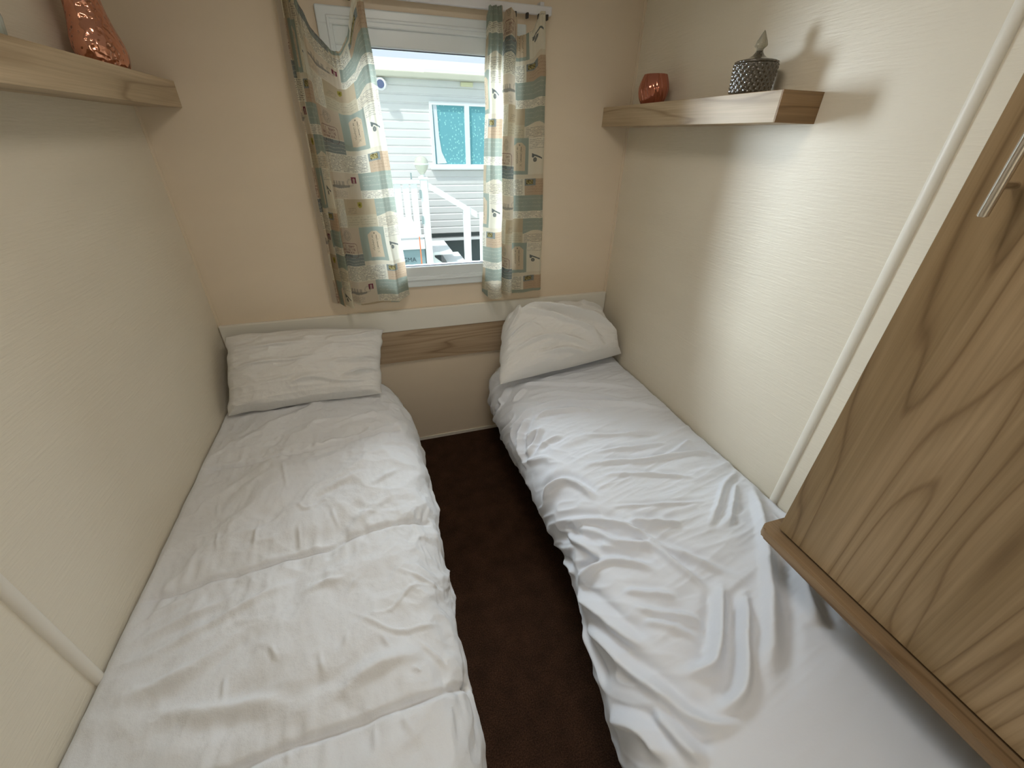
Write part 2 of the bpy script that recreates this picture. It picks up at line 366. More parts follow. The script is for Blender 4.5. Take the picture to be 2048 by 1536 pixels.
# ------------------------------------------------------------------ curtain print, drawn in millimetres on a repeating tile
TW, TH, PX = 320., 410., 1.25
def srgb(r, g, b): return np.array([((c/255)/12.92 if c/255 < .04045 else ((c/255+.055)/1.055)**2.4) for c in (r, g, b)])
def make_tile():
    nx, ny = int(TW/PX), int(TH/PX); img = np.zeros((ny, nx, 3)); X, Y = np.meshgrid((np.arange(nx)+.5)*PX, (np.arange(ny)+.5)*PX)
    n = vnoise(X/40, Y/40, 5)[..., None]; img[:] = srgb(226, 218, 198); img *= 1+.04*n
    def rect(x0, y0, x1, y1, c, a=1.):
        m = (X >= x0) & (X < x1) & (Y >= y0) & (Y < y1); img[m] = img[m]*(1-a)+np.array(c)*a; return m
    def ink(mask, c, a=.85): mask = np.clip(mask, 0, 1)[..., None]*a; img[:] = img*(1-mask)+np.array(c)*mask
    DK = srgb(62, 60, 58); TE = srgb(164, 174, 162); TD = srgb(142, 150, 147); PK = srgb(222, 211, 192); LT = srgb(234, 229, 212)
    def script(x0, y0, x1, y1, sp, amp, c=DK, a=.7, vert=False, seed=0, fat=.75):
        U, V = (Y, X) if vert else (X, Y); u0, v0, u1, v1 = (y0, x0, y1, x1) if vert else (x0, y0, x1, y1)
        row = np.floor((V-v0)/sp); cen = v0+(row+.5)*sp
        w = amp*(.6*np.sin(U*2.1+row*3.7)+.5*np.sin(U*3.7+row*1.3+np.sin(U*.31)*3))*(.6+.5*vnoise(U/9, row*3.1, 40+seed))
        gate = (vnoise(U/6.5+row*7.7, row*2.3, 60+seed) > -.45)
        m = (np.abs(V-cen-w) < fat) & gate & (U > u0+2) & (U < u1-2) & (V > v0) & (V < v1); ink(m.astype(float), c, a)
    FONT = {'A': '757', 'B': '657', 'C': '645', 'D': '655'}
    G = {'A': ['010', '101', '111', '101', '101'], 'C': ['011', '100', '100', '100', '011'], 'D': ['110', '101', '101', '101', '110'], 'E': ['111', '100', '110', '100', '111'],
         'F': ['111', '100', '110', '100', '100'], 'G': ['011', '100', '101', '101', '011'], 'I': ['111', '010', '010', '010', '111'], 'L': ['100', '100', '100', '100', '111'],
         'M': ['101', '111', '111', '101', '101'], 'N': ['101', '111', '111', '111', '101'], 'O': ['010', '101', '101', '101', '010'], 'P': ['110', '101', '110', '100', '100'],
         'R': ['110', '101', '110', '101', '101'], 'S': ['011', '100', '010', '001', '110'], 'T': ['111', '010', '010', '010', '010'], 'U': ['101', '101', '101', '101', '111'],
         'H': ['101', '101', '111', '101', '101'], 'Z': ['111', '001', '010', '100', '111'], '.': ['000', '000', '000', '000', '010'], ' ': ['000']*5}
    def text(t, x, y, ch, c):
        for ci, g in enumerate(t):
            for r in range(5):
                for q in range(3):
                    if G[g][r][q] == '1':
                        rect(x+(ci*4+q)*ch, y+r*ch*1.15, x+(ci*4+q+1)*ch, y+(r+1)*ch*1.15, c, .75)
    # top row
    rect(0, 0, 150, 92, PK); rect(150, 0, 320, 62, TE); script(160, 6, 312, 56, 15, 4, LT, .45, seed=1)
    hull = (Y > 44+.0*X) & (Y < 56-.12*np.abs(X-60)) & (np.abs(X-60) < 48); ink(hull.astype(float), srgb(120, 122, 118), .75)
    for sx in (34, 50, 66, 82): ink(((np.abs(X-sx) < 5) & (Y > 30) & (Y < 46)).astype(float), srgb(150, 144, 134), .6)
    ink(((np.abs(Y-34-.10*X) < .8) & (X < 110) & (X > 12)).astype(float), DK, .3)
    rect(118, 14, 138, 36, srgb(128, 60, 78)); ink((((X-128)**2/22+(Y-24)**2/40) < 1).astype(float), PK, .55); ink(((np.abs(X-128) < 5) & (np.abs(Y-32) < 2.5)).astype(float), PK, .55)
    for r_ in (10, 13): ink((np.abs(np.hypot(X-112, Y-34)-r_) < .7).astype(float), DK, .4)
    script(14, 62, 96, 86, 5, 1, DK, .4, seed=2)
    # second row
    rect(0, 92, 72, 196, LT); script(2, 94, 70, 194, 7, 2.2, DK, .62, True, 3); rect(72, 92, 200, 150, srgb(196, 180, 152)); rect(150, 62, 320, 92, LT); script(152, 64, 318, 90, 5.2, 1.1, DK, .65, seed=4)
    sh = ((np.abs(X-136) < 9) & (Y > 104) & (Y < 114)) | ((((X-136)/9)**2+((Y-114)/11)**2) < 1); ink(sh.astype(float), srgb(168, 158, 58), .9)
    ink(((np.hypot((X-136)*1.3, Y-113) < 6) & (vnoise(X/2.2, Y/2.2, 9) > -.1)).astype(float), srgb(80, 66, 30), .8); script(80, 122, 122, 146, 6, 1, DK, .45, seed=5)
    cv = (X > 200) & (Y > 92) & (Y < 150+8*np.sin(X/24)); ink(cv.astype(float), TE, 1.); script(204, 100, 316, 145, 17, 4.5, LT, .4, seed=6); script(204, 158, 316, 196, 5.4, 1.3, DK, .6, seed=16); rect(72, 150, 200, 196, srgb(206, 196, 170)); script(76, 154, 196, 192, 9, 2.5, DK, .35, seed=7)
    # third row
    rect(0, 196, 118, 330, srgb(208, 192, 170))
    for r_ in (19, 15, 6): ink((np.abs(np.hypot(X-62, Y-226)-r_) < .8).astype(float), DK, .42)
    ink(((np.abs(np.hypot(X-62, Y-226)-11) < 2) & (vnoise(X/1.8, Y/1.8, 12) > 0)).astype(float), DK, .5)
    for r_ in (24,): ink((np.abs(np.hypot(X-28, Y-206)-r_) < .7).astype(float), DK, .3)
    rect(118, 196, 222, 330, TE); rect(222, 196, 320, 330, LT); tag_ = (X > 150) & (X < 206) & (Y > 212+np.clip(168-X, 0, 18)*.8+np.clip(X-188, 0, 18)*.8) & (Y < 316); ink(tag_.astype(float), srgb(214, 196, 168), 1.)
    script(160, 226, 200, 312, 17, 5.0, srgb(40, 38, 38), .85, True, 8, 1.0); ink((np.hypot(X-178, Y-221) < 3).astype(float), DK, .7); script(226, 200, 316, 234, 6, 1.6, DK, .55, seed=9)
    rect(226, 236, 300, 300, LT, .9); rect(232, 246, 262, 270, srgb(134, 118, 60), .0)
    cn = (np.hypot((X-256), (Y-276)*1.1) < 9) | ((np.abs(Y-262-.35*(X-262)) < 3.2) & (X > 240) & (X < 290)) | (np.hypot(X-246, Y-262) < 6); ink(cn.astype(float), srgb(66, 82, 88), .85)
    ink((np.hypot((X-256), (Y-276)*1.1) < 5).astype(float), srgb(150, 150, 140), .6)
    # rubber stamp across the teal band
    rect(0, 300, 118, 346, TD); rect(0, 296, 118, 300, LT, .5)
    for yy in (312, 326, 338): ink(((np.abs(Y-yy-1.5*np.sin(X/9)) < .9) & (X < 118)).astype(float), LT, .45)
    SX0, SY0, SX1, SY1 = 16, 256, 98, 312; rr = 10
    dx = np.maximum(np.maximum(SX0+rr-X, X-(SX1-rr)), 0); dy = np.maximum(np.maximum(SY0+rr-Y, Y-(SY1-rr)), 0); ds = np.hypot(dx, dy)
    ink((np.abs(ds-rr) < 1.0).astype(float)*(((X > SX0-1) & (X < SX1+1) & (Y > SY0-1) & (Y < SY1+1)).astype(float)), srgb(110, 58, 66), .75)
    IK = srgb(108, 52, 60); text('C.E. TAMP', 26, 263, 1.75, IK); text('PARIS LETTRE', 21, 275, 1.45, IK); text('AFFRANCHIE', 25, 287, 1.5, IK); text('POSTES', 34, 299, 1.7, srgb(70, 60, 66))
    # bottom band: close lines of newsprint
    rect(0, 346, 320, 410, LT); script(4, 348, 200, 408, 5.4, 1.2, DK, .78, seed=10); rect(206, 346, 320, 410, srgb(200, 178, 152)); script(214, 352, 312, 404, 10, 3, srgb(120, 70, 60), .4, seed=11)
    rect(206, 346, 262, 372, TD); rect(214, 350, 250, 368, srgb(170, 158, 110)); ink(((X > 214) & (X < 250) & (Y > 350) & (Y < 368) & (vnoise(X/3, Y/3, 15) > .1)).astype(float), srgb(60, 50, 26), .8)
    return img
TILE = make_tile()
def cloth_color(a, b, dx=0., dy=0.):
    a = (a+dx)*1000; b = (b+dy)*1000; col = np.floor(a/TW); b = b+(col % 2)*TH/2
    i = (np.mod(a, TW)/PX).astype(int) % TILE.shape[1]; j = (np.mod(b, TH)/PX).astype(int) % TILE.shape[0]; return TILE[j, i]
def section(pts, ni):
    P = cr(pts, 30); L = np.concatenate([[0], np.cumsum(np.hypot(*np.diff(P, axis=0).T))]); s = np.linspace(0, L[-1], ni)
    return np.interp(s, L, P[:, 0]), np.interp(s, L, P[:, 1]), L[-1]
def make_curtain(top, bot, ztop, zbot, ni, nj, dx, dy, sag):
    xt, yt, _ = section(top, ni); xb, yb, Lb = section(bot, ni); t = np.linspace(0, 1, nj)[:, None]; e = t**.8
    X = xt*(1-e)+xb*e; Y = yt*(1-e)+yb*e; a = np.linspace(0, Lb, ni)[None, :]*np.ones((nj, 1))
    u = np.linspace(0, 1, ni)
    zt = np.interp(u, *zip(*ztop)); k = np.exp(-(np.arange(-9, 10)/4.)**2); k /= k.sum(); zt = np.convolve(np.pad(zt, 9, mode='edge'), k, 'valid')
    zb = np.interp(u, *zip(*zbot)); zfull = max(p[1] for p in ztop)
    Z = zt*(1-t)+zb*t
    # the loose cloth between two hooks hangs in a swag
    dr = (zfull-zt)[None, :]; Y = Y-.25*dr*np.sin(np.pi*np.clip(t*3.2, 0, 1))*sag
    Y = Y+.0035*fbm(X*16, Z*7, 21, 3)+.004*np.sin(Z*21+X*9)*t
    X = X+.003*vnoise(Z*9, X*5, 22)
    b = (zfull-Z)-dr*np.exp(-np.clip(zt[None, :]-Z, 0, 9)/.13)
    Y = Y+.0035*np.sin(a*2*np.pi/.017)*np.exp(-np.clip(zt[None, :]-Z, 0, 9)/.035)
    return X, Y, Z, a, b
def curtain(name, label, spec):
    X, Y, Z, a, b = make_curtain(*spec); c = thing(name, label, 'curtain', (float(X[-1].mean()), float(Y[-1].mean()), float(Z[-1].min())), None)
    cc = cloth_color(a, b, spec[6], spec[7])
    if spec[8] > .9: cc = np.where((a < .028)[..., None], srgb(222, 214, 200), cc)
    o = obj('fabric', grid_mesh('fabric', X, Y, Z, cc), M['curtain'], c, smooth=True)
    return c, (X, Y, Z)
topL = [(.486, -.052), (.505, -.066), (.500, -.048), (.520, -.078), (.515, -.050), (.540, -.088), (.534, -.052), (.556, -.085), (.572, -.058), (.60, -.066), (.645, -.052), (.69, -.066), (.715, -.072), (.724, -.062), (.731, -.072), (.740, -.066)]
botL = [(.456, -.040), (.487, -.062), (.482, -.040), (.514, -.092), (.504, -.045), (.546, -.118), (.548, -.060), (.580, -.088), (.62, -.078), (.66, -.070), (.69, -.074), (.715, -.086), (.732, -.094), (.742, -.078), (.76, -.062), (.782, -.044)]
ztL = [(0, 1.865), (.30, 1.862), (.42, 1.852), (.50, 1.80), (.60, 1.745), (.70, 1.700), (.76, 1.700), (.84, 1.745), (.90, 1.83), (.94, 1.868), (1, 1.868)]
zbL = [(0, .850), (.3, .842), (.5, .846), (.7, .842), (.86, .846), (.93, .852), (1, .858)]
curtain('curtain', 'cream and teal postage print curtain left of the window, sagging between its hooks', (topL, botL, ztL, zbL, 560, 780, .035, .10, 1.0))
topR = [(1.148, -.052), (1.158, -.070), (1.168, -.056), (1.178, -.074), (1.188, -.056), (1.198, -.074), (1.208, -.056), (1.218, -.066), (1.226, -.088), (1.246, -.090), (1.252, -.058), (1.275, -.062), (1.30, -.058), (1.33, -.058), (1.352, -.062), (1.366, -.056)]
botR = [(1.118, -.040), (1.130, -.066), (1.150, -.100), (1.178, -.108), (1.200, -.088), (1.206, -.046), (1.212, -.080), (1.224, -.104), (1.243, -.100), (1.254, -.068), (1.28, -.064), (1.31, -.070), (1.345, -.064), (1.375, -.068), (1.39, -.070), (1.403, -.058)]
ztR = [(0, 1.822), (.05, 1.852), (.34, 1.854), (.36, 1.815), (.40, 1.845), (.50, 1.848), (.55, 1.82), (.60, 1.79), (.68, 1.778), (.76, 1.785), (.86, 1.80), (.93, 1.852), (1, 1.854)]
zbR = [(0, .842), (.12, .822), (.3, .826), (.5, .836), (.7, .832), (1, .838)]
curtain('curtain', 'cream and teal postage print curtain right of the window, hanging straight in narrow folds', (topR, botR, ztR, zbR, 470, 780, .18, .02, .5))

# ------------------------------------------------------------------ beds
KIND = {'s': (-.0100, .0075, 1.), 'f': (.0062, .0062, .7), 'm': (.0100, .0100, .75), 'b': (.0150, .0125, .7), 'B': (.0200, .0140, .7), 'W': (.0230, .0190, .8)}
PROF = {'L': [(0, .490), (.012, .502), (.05, .505), (.25, .507), (.45, .502), (.57, .488), (.64, .460), (.685, .405), (.70, .335), (.692, .265), (.665, .205)],
        'R': [(0, .452), (.012, .472), (.05, .482), (.25, .488), (.45, .486), (.57, .476), (.64, .450), (.685, .400), (.70, .335), (.692, .265), (.665, .205)]}
DM = {'L': ([-2, -1.6, -1.46, -1.3, -1.09, -.84, -.5, -.3, -.15, -.03], [.71, .722, .735, .735, .730, .722, .725, .705, .67, .60]),
      'R': ([-2, -1.66, -1.53, -1.33, -1.13, -.9, -.5, -.3, -.15, -.03], [.79, .78, .76, .725, .69, .69, .697, .695, .69, .65])}
LRIDGES= [('s',[(0.007,-0.581),(0.133,-0.601),(0.299,-0.597),(0.436,-0.569),(0.569,-0.534),(0.649,-0.507)]),('s',[(0.007,-1.066),(0.061,-1.058),(0.169,-1.046),(0.241,-1.05),(0.35,-1.038),(0.432,-1.034),(0.465,-1.019),(0.526,-0.999),(0.634,-0.972),(0.728,-0.948)]),('s',[(0.252,-1.468),(0.31,-1.468),(0.396,-1.46),(0.497,-1.46),(0.562,-1.456),(0.638,-1.447),(0.70,-1.43),(0.78,-1.41)]),('b',[(0.029,-1.312),(0.079,-1.288),(0.119,-1.284),(0.191,-1.269),(0.263,-1.222),(0.328,-1.198)]),('m',[(0.022,-1.273),(0.058,-1.238),(0.094,-1.214),(0.202,-1.175),(0.321,-1.128),(0.425,-1.093)]),('m',[(0.007,-1.198),(0.076,-1.159),(0.209,-1.12),(0.281,-1.073)]),('m',[(0.007,-1.159),(0.083,-1.097),(0.177,-1.062)]),('b',[(0.133,-1.327),(0.227,-1.359),(0.267,-1.363),(0.353,-1.378),(0.414,-1.425)]),('f',[(0.27,-0.612),(0.295,-0.726),(0.317,-0.815)]),('f',[(0.249,-0.878),(0.252,-1.003)]),('f',[(0.259,-1.296),(0.267,-1.363)]),('f',[(0.432,-0.886),(0.443,-0.937),(0.458,-0.98)]),('f',[(0.353,-0.925),(0.364,-1.026)]),('f',[(0.335,-0.839),(0.368,-0.886),(0.411,-0.858),(0.432,-0.886)]),('m',[(0.523,-0.757),(0.411,-0.823),(0.382,-0.862)]),('m',[(0.638,-0.737),(0.523,-0.843)]),('b',[(0.609,-0.851),(0.497,-0.972),(0.465,-1.019)]),('f',[(0.468,-1.218),(0.566,-1.296),(0.634,-1.3),(0.70,-1.285)]),('f',[(0.573,-1.132),(0.652,-1.175),(0.73,-1.2)]),('f',[(0.713,-1.187),(0.62,-1.198),(0.566,-1.249),(0.497,-1.249)]),('B',[(0.652,-1.366),(0.559,-1.366),(0.476,-1.39),(0.429,-1.417)]),('f',[(0.468,-1.191),(0.515,-1.124)]),('f',[(0.541,-1.296),(0.566,-1.343)]),('f',[(0.605,-1.316),(0.692,-1.409)]),('f',[(0.598,-1.382),(0.616,-1.402)]),('f',[(0.526,-1.468),(0.533,-1.527)]),('f',[(0.573,-1.468),(0.595,-1.515)]),('f',[(0.386,-1.46),(0.393,-1.492)]),('m',[(0.4,-0.456),(0.501,-0.429),(0.62,-0.39)]),('m',[(0.335,-0.581),(0.443,-0.546),(0.602,-0.515),(0.67,-0.507)]),('m',[(0.375,-1.155),(0.436,-1.14),(0.483,-1.148)]),('f',[(0.108,-0.757),(0.13,-0.843)]),('f',[(0.144,-0.886),(0.162,-0.976)]),('f',[(0.483,-1.277),(0.472,-1.316)]),('m',[(0.8,-0.675),(0.8,-0.804),(0.796,-0.921)]),('f',[(0.425,-1.3),(0.44,-1.366)]),('f',[(0.332,-1.261),(0.357,-1.312)]),('m',[(0.508,-0.628),(0.605,-0.608),(0.713,-0.581)])]
RRIDGES= [('b',[(0.633,-0.311),(0.475,-0.366),(0.266,-0.44),(0.068,-0.526)]),('b',[(0.623,-0.436),(0.453,-0.456),(0.263,-0.546),(0.148,-0.601)]),('B',[(0.623,-0.518),(0.493,-0.522),(0.338,-0.577),(0.148,-0.647),(0.054,-0.687)]),('b',[(0.651,-0.612),(0.569,-0.577),(0.457,-0.589),(0.342,-0.636)]),('b',[(0.63,-0.304),(0.702,-0.339),(0.792,-0.315)]),('m',[(0.576,-0.366),(0.669,-0.409)]),('b',[(0.597,-0.511),(0.669,-0.546),(0.734,-0.569),(0.77,-0.628)]),('m',[(0.615,-0.651),(0.677,-0.655),(0.727,-0.679)]),('b',[(0.612,-0.55),(0.687,-0.589),(0.741,-0.659),(0.784,-0.753)]),('m',[(0.605,-0.647),(0.684,-0.698),(0.734,-0.733)]),('m',[(0.551,-0.729),(0.626,-0.726),(0.687,-0.741)]),('m',[(0.91,-0.397),(0.727,-0.515),(0.673,-0.468)]),('m',[(0.874,-0.307),(0.745,-0.37),(0.695,-0.311)]),('b',[(0.572,-0.905),(0.428,-0.933),(0.349,-0.956),(0.112,-0.976),(0.018,-1.062)]),('m',[(0.245,-0.948),(0.169,-0.933),(0.079,-0.894)]),('B',[(0.77,-0.925),(0.698,-0.925),(0.641,-0.944),(0.605,-1.011),(0.594,-1.069)]),('b',[(0.777,-1.05),(0.687,-1.093),(0.623,-1.132),(0.547,-1.187),(0.475,-1.273),(0.396,-1.363),(0.327,-1.437)]),('b',[(0.705,-1.112),(0.637,-1.167),(0.59,-1.226),(0.504,-1.269),(0.471,-1.343),(0.417,-1.449)]),('b',[(0.759,-1.077),(0.695,-1.175),(0.662,-1.23),(0.626,-1.245)]),('b',[(0.784,-1.245),(0.702,-1.257),(0.637,-1.261),(0.576,-1.296),(0.518,-1.347)]),('m',[(0.756,-1.234),(0.659,-1.257)]),('B',[(0.792,-1.249),(0.72,-1.355),(0.687,-1.421),(0.651,-1.476),(0.615,-1.503)]),('B',[(0.59,-1.62),(0.565,-1.644),(0.529,-1.648),(0.489,-1.628),(0.439,-1.566),(0.338,-1.441)]),('B',[(0.80,-1.34),(0.734,-1.417),(0.691,-1.507),(0.651,-1.57),(0.623,-1.624),(0.605,-1.648),(0.579,-1.667),(0.543,-1.675),(0.515,-1.663)]),('B',[(0.605,-1.558),(0.572,-1.574),(0.529,-1.577),(0.497,-1.554),(0.446,-1.492),(0.385,-1.413)]),('W',[(0.022,-1.132),(0.173,-1.331),(0.309,-1.488),(0.41,-1.601),(0.468,-1.663)]),('B',[(0.80,-1.55),(0.716,-1.605),(0.687,-1.66),(0.673,-1.691)]),('B',[(0.677,-1.597),(0.655,-1.636),(0.637,-1.683),(0.619,-1.714)]),('m',[(0.63,-1.394),(0.59,-1.429),(0.529,-1.464),(0.482,-1.507)]),('m',[(0.641,-1.351),(0.572,-1.386),(0.511,-1.421)]),('m',[(0.623,-1.437),(0.569,-1.476),(0.522,-1.519)]),('m',[(0.022,-1.081),(0.137,-1.132),(0.238,-1.21),(0.331,-1.277)]),('m',[(0.09,-1.132),(0.187,-1.222),(0.259,-1.281)]),('f',[(0.576,-1.101),(0.374,-1.155),(0.238,-1.183)]),('b',[(0.543,-1.163),(0.457,-1.202),(0.371,-1.23)]),('m',[(0.525,-0.972),(0.356,-1.023),(0.198,-1.085)]),('m',[(0.504,-0.858),(0.345,-0.878),(0.18,-0.894)]),('m',[(0.493,-0.753),(0.338,-0.796),(0.155,-0.827)]),('W',[(0.162,-1.445),(0.23,-1.527),(0.266,-1.589)]),('m',[(0.061,-1.249),(0.115,-1.37),(0.162,-1.445)]),('m',[(0.81,-1.327),(0.799,-1.433),(0.777,-1.519)]),('m',[(0.874,-1.093),(0.766,-1.222)])]
def duvet(side):
    Cc = cr(PROF[side], 24); L = np.concatenate([[0], np.cumsum(np.hypot(*np.diff(Cc, axis=0).T))]); T1 = L[-1]
    s = np.linspace(0, T1, 300); y = np.linspace(-.028, -2.0, 620); S, Y = np.meshgrid(s, y)
    d = np.interp(S, L, Cc[:, 0]); Z = np.interp(S, L, Cc[:, 1])
    dm = np.interp(Y[:, 0], DM[side][0][::1], DM[side][1])[:, None]
    ds = np.gradient(Cc[:, 0], L); dz = np.gradient(Cc[:, 1], L); nx = np.interp(S, L, -dz); nz = np.interp(S, L, ds); q = np.hypot(nx, nz); nx /= q; nz /= q
    d = np.where(d > .3, .3+(d-.3)*(dm-.3)/.4, d)
    h = np.zeros_like(S); quiet = np.clip(S/.05, 0, 1)
    if side == 'L':
        seams = [r for r in LRIDGES if r[0] == 's']
        near = np.zeros_like(S)
        for k, p in LRIDGES:
            a, w, asy = KIND[k]
            if k == 's':
                f = ridge_field(S, Y, p, w, 1, .02); h += a*f*1.2; g = ridge_field(S, Y, p, .075, 1, .05)
                h += -.010*g+.0045*g*(1-f)*vnoise(S*60, Y*18, 31); near = np.maximum(near, g)
            else: h += {'f': .80, 'm': 1.0, 'b': .80, 'B': .80}[k]*a*ridge_field(S, Y, p, w*{'f': .8, 'm': 1.0, 'b': 1.25, 'B': 1.3}[k], asy, .5, .30)
        pp = S*.80+Y*.60; qq = -S*.60+Y*.80; mk = .5+.5*vnoise(S*2.7+4, Y*2.7, 91); m2 = .5+.5*vnoise(S*3.3, Y*3.1+9, 92)
        wx = S+.035*vnoise(S*7, Y*7, 97)+.012*vnoise(S*22, Y*22, 99); wy = Y+.035*vnoise(S*7, Y*7, 98)+.012*vnoise(S*22, Y*22, 100)
        p1 = wx*.80+wy*.60; q1 = -wx*.60+wy*.80
        h += .0035*ridged(S*6+Y*2, Y*5-S*4, 41, 3)+.0040*mk*ridged(p1*3.2, q1*12, 94, 2)+.009*vnoise(S*3.1, Y*2.6, 44)
        h += .0250*worley(p1*5, q1*9, 5)*(.45+.55*mk)+.0125*worley(wx*15, wy*15, 6)*m2+.0050*worley(wx*34, wy*34, 7)*mk
        h += .0
    else:
        for k, p in RRIDGES: a, w, asy = KIND[k]; h += a*1.15*ridge_field(S, Y, p, w*.95, asy, .25, .5)
        sidew = np.clip((S-.52)/.16, 0, 1); flat = np.clip((-1.45-Y)/.25, 0, 1)
        h += (.0042*ridged(S*2.2, Y*13+S*3, 71, 3)*(1-.75*flat)+.0018*ridged(S*6, Y*30, 75, 2)*(1-.85*flat))*(1-sidew)
        h += sidew*(1-.6*flat)*0.0075*ridged(S*4.5+Y*4, Y*13-S*9, 81, 2)
        h += .005*vnoise(S*3, Y*2.4, 77)
        # the cloth sinks towards a hollow in the near part
        h += -.012*np.exp(-((S-.40)/.16)**2-((Y+1.42)/.20)**2)
    h -= .004; h *= quiet
    # head end sinks under the pillow
    Z = Z-.03*np.clip((Y+.14)/.12, 0, 1)**2
    d = d+h*nx; Z = Z+h*nz; d = np.maximum(d, .004); Z = np.maximum(Z, .16)
    X = d if side == 'L' else W-d
    return grid_mesh('duvet', X, Y, Z)
def bed(side, label):
    f = (lambda a, c: (a, c)) if side == 'L' else (lambda a, c: (W-c, W-a))
    t = thing('bed', label, 'bed', ((f(.05, .62)[0]+f(.05, .62)[1])/2, -1., 0), 'twin single beds')
    x0, x1 = f(.02, .60); obj('frame', B(x0, x1, -1.96, -.04, .12, .20, .004), M['wood_base'], t)
    x0, x1 = f(.012, .625); obj('mattress', B(x0, x1, -1.97, -.035, .20, .43, .03, 3), M['mattress'], t)
    for yy in (-.12, -1.0, -1.88):
        for q in (.06, .52): a, c = f(q, q+.045); obj('leg', B(a, c, yy-.022, yy+.022, 0, .12, .003), M['wood_base'], t)
bed('L', 'single bed along the left wall, hidden beneath its quilted white duvet')
bed('R', 'single bed along the right wall, hidden beneath its smooth rumpled white duvet')
def thicken(o, th):
    md = o.modifiers.new('thickness', 'SOLIDIFY'); md.thickness = th; md.offset = -1
o = obj('duvet', duvet('L'), M['duvet_l'], smooth=True); tag(o, 'white quilted duvet with stitched cross seams on the left bed', 'duvet')
o = obj('duvet', duvet('R'), M['duvet_r'], smooth=True); tag(o, 'white rumpled duvet with long loose folds on the right bed', 'duvet')

def pillow(side, corners, thick, folds, seed, bulge=(0, 0), pin=.10, bow=0.):
    """corners TL,TR,BR,BL in world space; the cushion swells to both faces of that patch"""
    TLc, TRc, BRc, BLc = [np.array(c, float) for c in corners]; n = 260
    u = np.linspace(-1, 1, n); U, V = np.meshgrid(u, u)
    # edges pulled in between the corners
    e = 1-pin*(1-U**2)*np.abs(V)**1.5*.55; f = 1-pin*(1-V**2)*np.abs(U)**1.5*.7
    U2 = U*f+.012*vnoise(V*5, U*0+7, seed)*np.abs(U)**4; V2 = V*e+.022*vnoise(U*4, V*0+3, seed+1)*np.abs(V)**4
    a = (U2+1)/2; b = (V2+1)/2
    P = (TLc*(1-a)[..., None]+TRc*a[..., None])*(1-b)[..., None]+(BLc*(1-a)[..., None]+BRc*a[..., None])*b[..., None]
    up = (TLc+TRc-BLc-BRc)/2; up /= np.linalg.norm(up)
    P = P+up*(bow*np.clip(1-U**2, 0, 1)**.8*(1-b)*(1+.35*U*0))[..., None]
    nrm = np.cross(TRc-TLc, TLc-BLc); nrm /= np.linalg.norm(nrm)
    if nrm[2] < 0: nrm = -nrm
    T_ = thick*np.clip(1-np.abs(U)**3.2, 0, 1)**.55*np.clip(1-np.abs(V)**2.8, 0, 1)**.55
    T_ *= 1+bulge[0]*U+bulge[1]*V
    edge = np.clip((1-np.maximum(np.abs(U), np.abs(V)))*9, 0, 1)
    h = (.0035*ridged(U*2.4+.5*V, V*3.6, seed+3, 3)+.006*vnoise(U*2, V*2, seed+9))*edge
    wu = U+.10*vnoise(U*4, V*4, seed+11); wv = V+.14*vnoise(U*4, V*4, seed+12)
    h += (.017*worley(wu*1.6, wv*2.2, seed+2)+.006*worley(wu*5, wv*5, seed+4))*edge
    # gathers running in from the side seams
    h += .0042*np.clip(np.abs(U)-.62, 0, 1)*2.6*ridged(U*1.2, V*8, seed+5, 2)*edge
    if side == 'R':   # the loose flap of the case lies across the pillow, its edge running from upper left to lower right
        ax, ay, bx, by = -.62, -.80, 1.02, .50; L_ = math.hypot(bx-ax, by-ay); sd = (-(by-ay)*(U-ax)+(bx-ax)*(V-ay))/L_+.05*np.sin(U*3.1+.6)
        step = 1/(1+np.exp(-np.clip(sd/.012, -40, 40))); h += .042*step*np.exp(-np.clip(sd, 0, 9)/.45)*np.clip(edge*1.2, 0, 1)
    for pts, am, w in folds: h += am*ridge_field(U, V, pts, w, .55, .25, .35)*np.clip(edge*1.3, 0, 1)
    front = P+nrm*(T_+h)[..., None]; back = P-nrm*(T_*.55)[..., None]
    G = np.concatenate([front, back[:, ::-1]], 1); G = np.concatenate([G, G[:, :1]], 1)
    return front, back, nrm
def pillow_mesh(front, back):
    me1 = grid_mesh('case', front[..., 0], front[..., 1], front[..., 2]); b2 = back[:, ::-1]; me2 = grid_mesh('b', b2[..., 0], b2[..., 1], b2[..., 2])
    bm = BM(); bm.from_mesh(me1); bm.from_mesh(me2); bmesh.ops.remove_doubles(bm, verts=bm.verts[:], dist=.0004); bpy.data.meshes.remove(me2); return bm
fL = [([(.98, -.55), (.6, -.42), (.25, -.40)], 0.0120, .05), ([(.98, -.1), (.62, .02), (.3, .0)], 0.0180, .06), ([(.98, .25), (.7, .35), (.45, .5)], 0.0200, .06),
      ([(-.95, .0), (-.6, -.08), (-.1, -.06), (.2, -.14)], 0.0120, .06), ([(-.9, -.62), (-.5, -.5), (.1, -.52)], 0.0140, .07), ([(.95, -.9), (.6, -.65), (.2, -.6)], 0.0160, .06), ([(-.3, .55), (.1, .45), (.5, .62), (.9, .6)], 0.0160, .08)]
fr, bk, _ = pillow('L', [(.040, -.085, .758), (.648, -.080, .716), (.604, -.292, .515), (.026, -.300, .520)], .080, fL, 3, (.05, .15), .035, .018)
tagged('pillow', pillow_mesh(fr, bk), M['pillow'], 'flat rectangular white pillow propped on the headboard of the left bed', 'pillow', smooth=True)
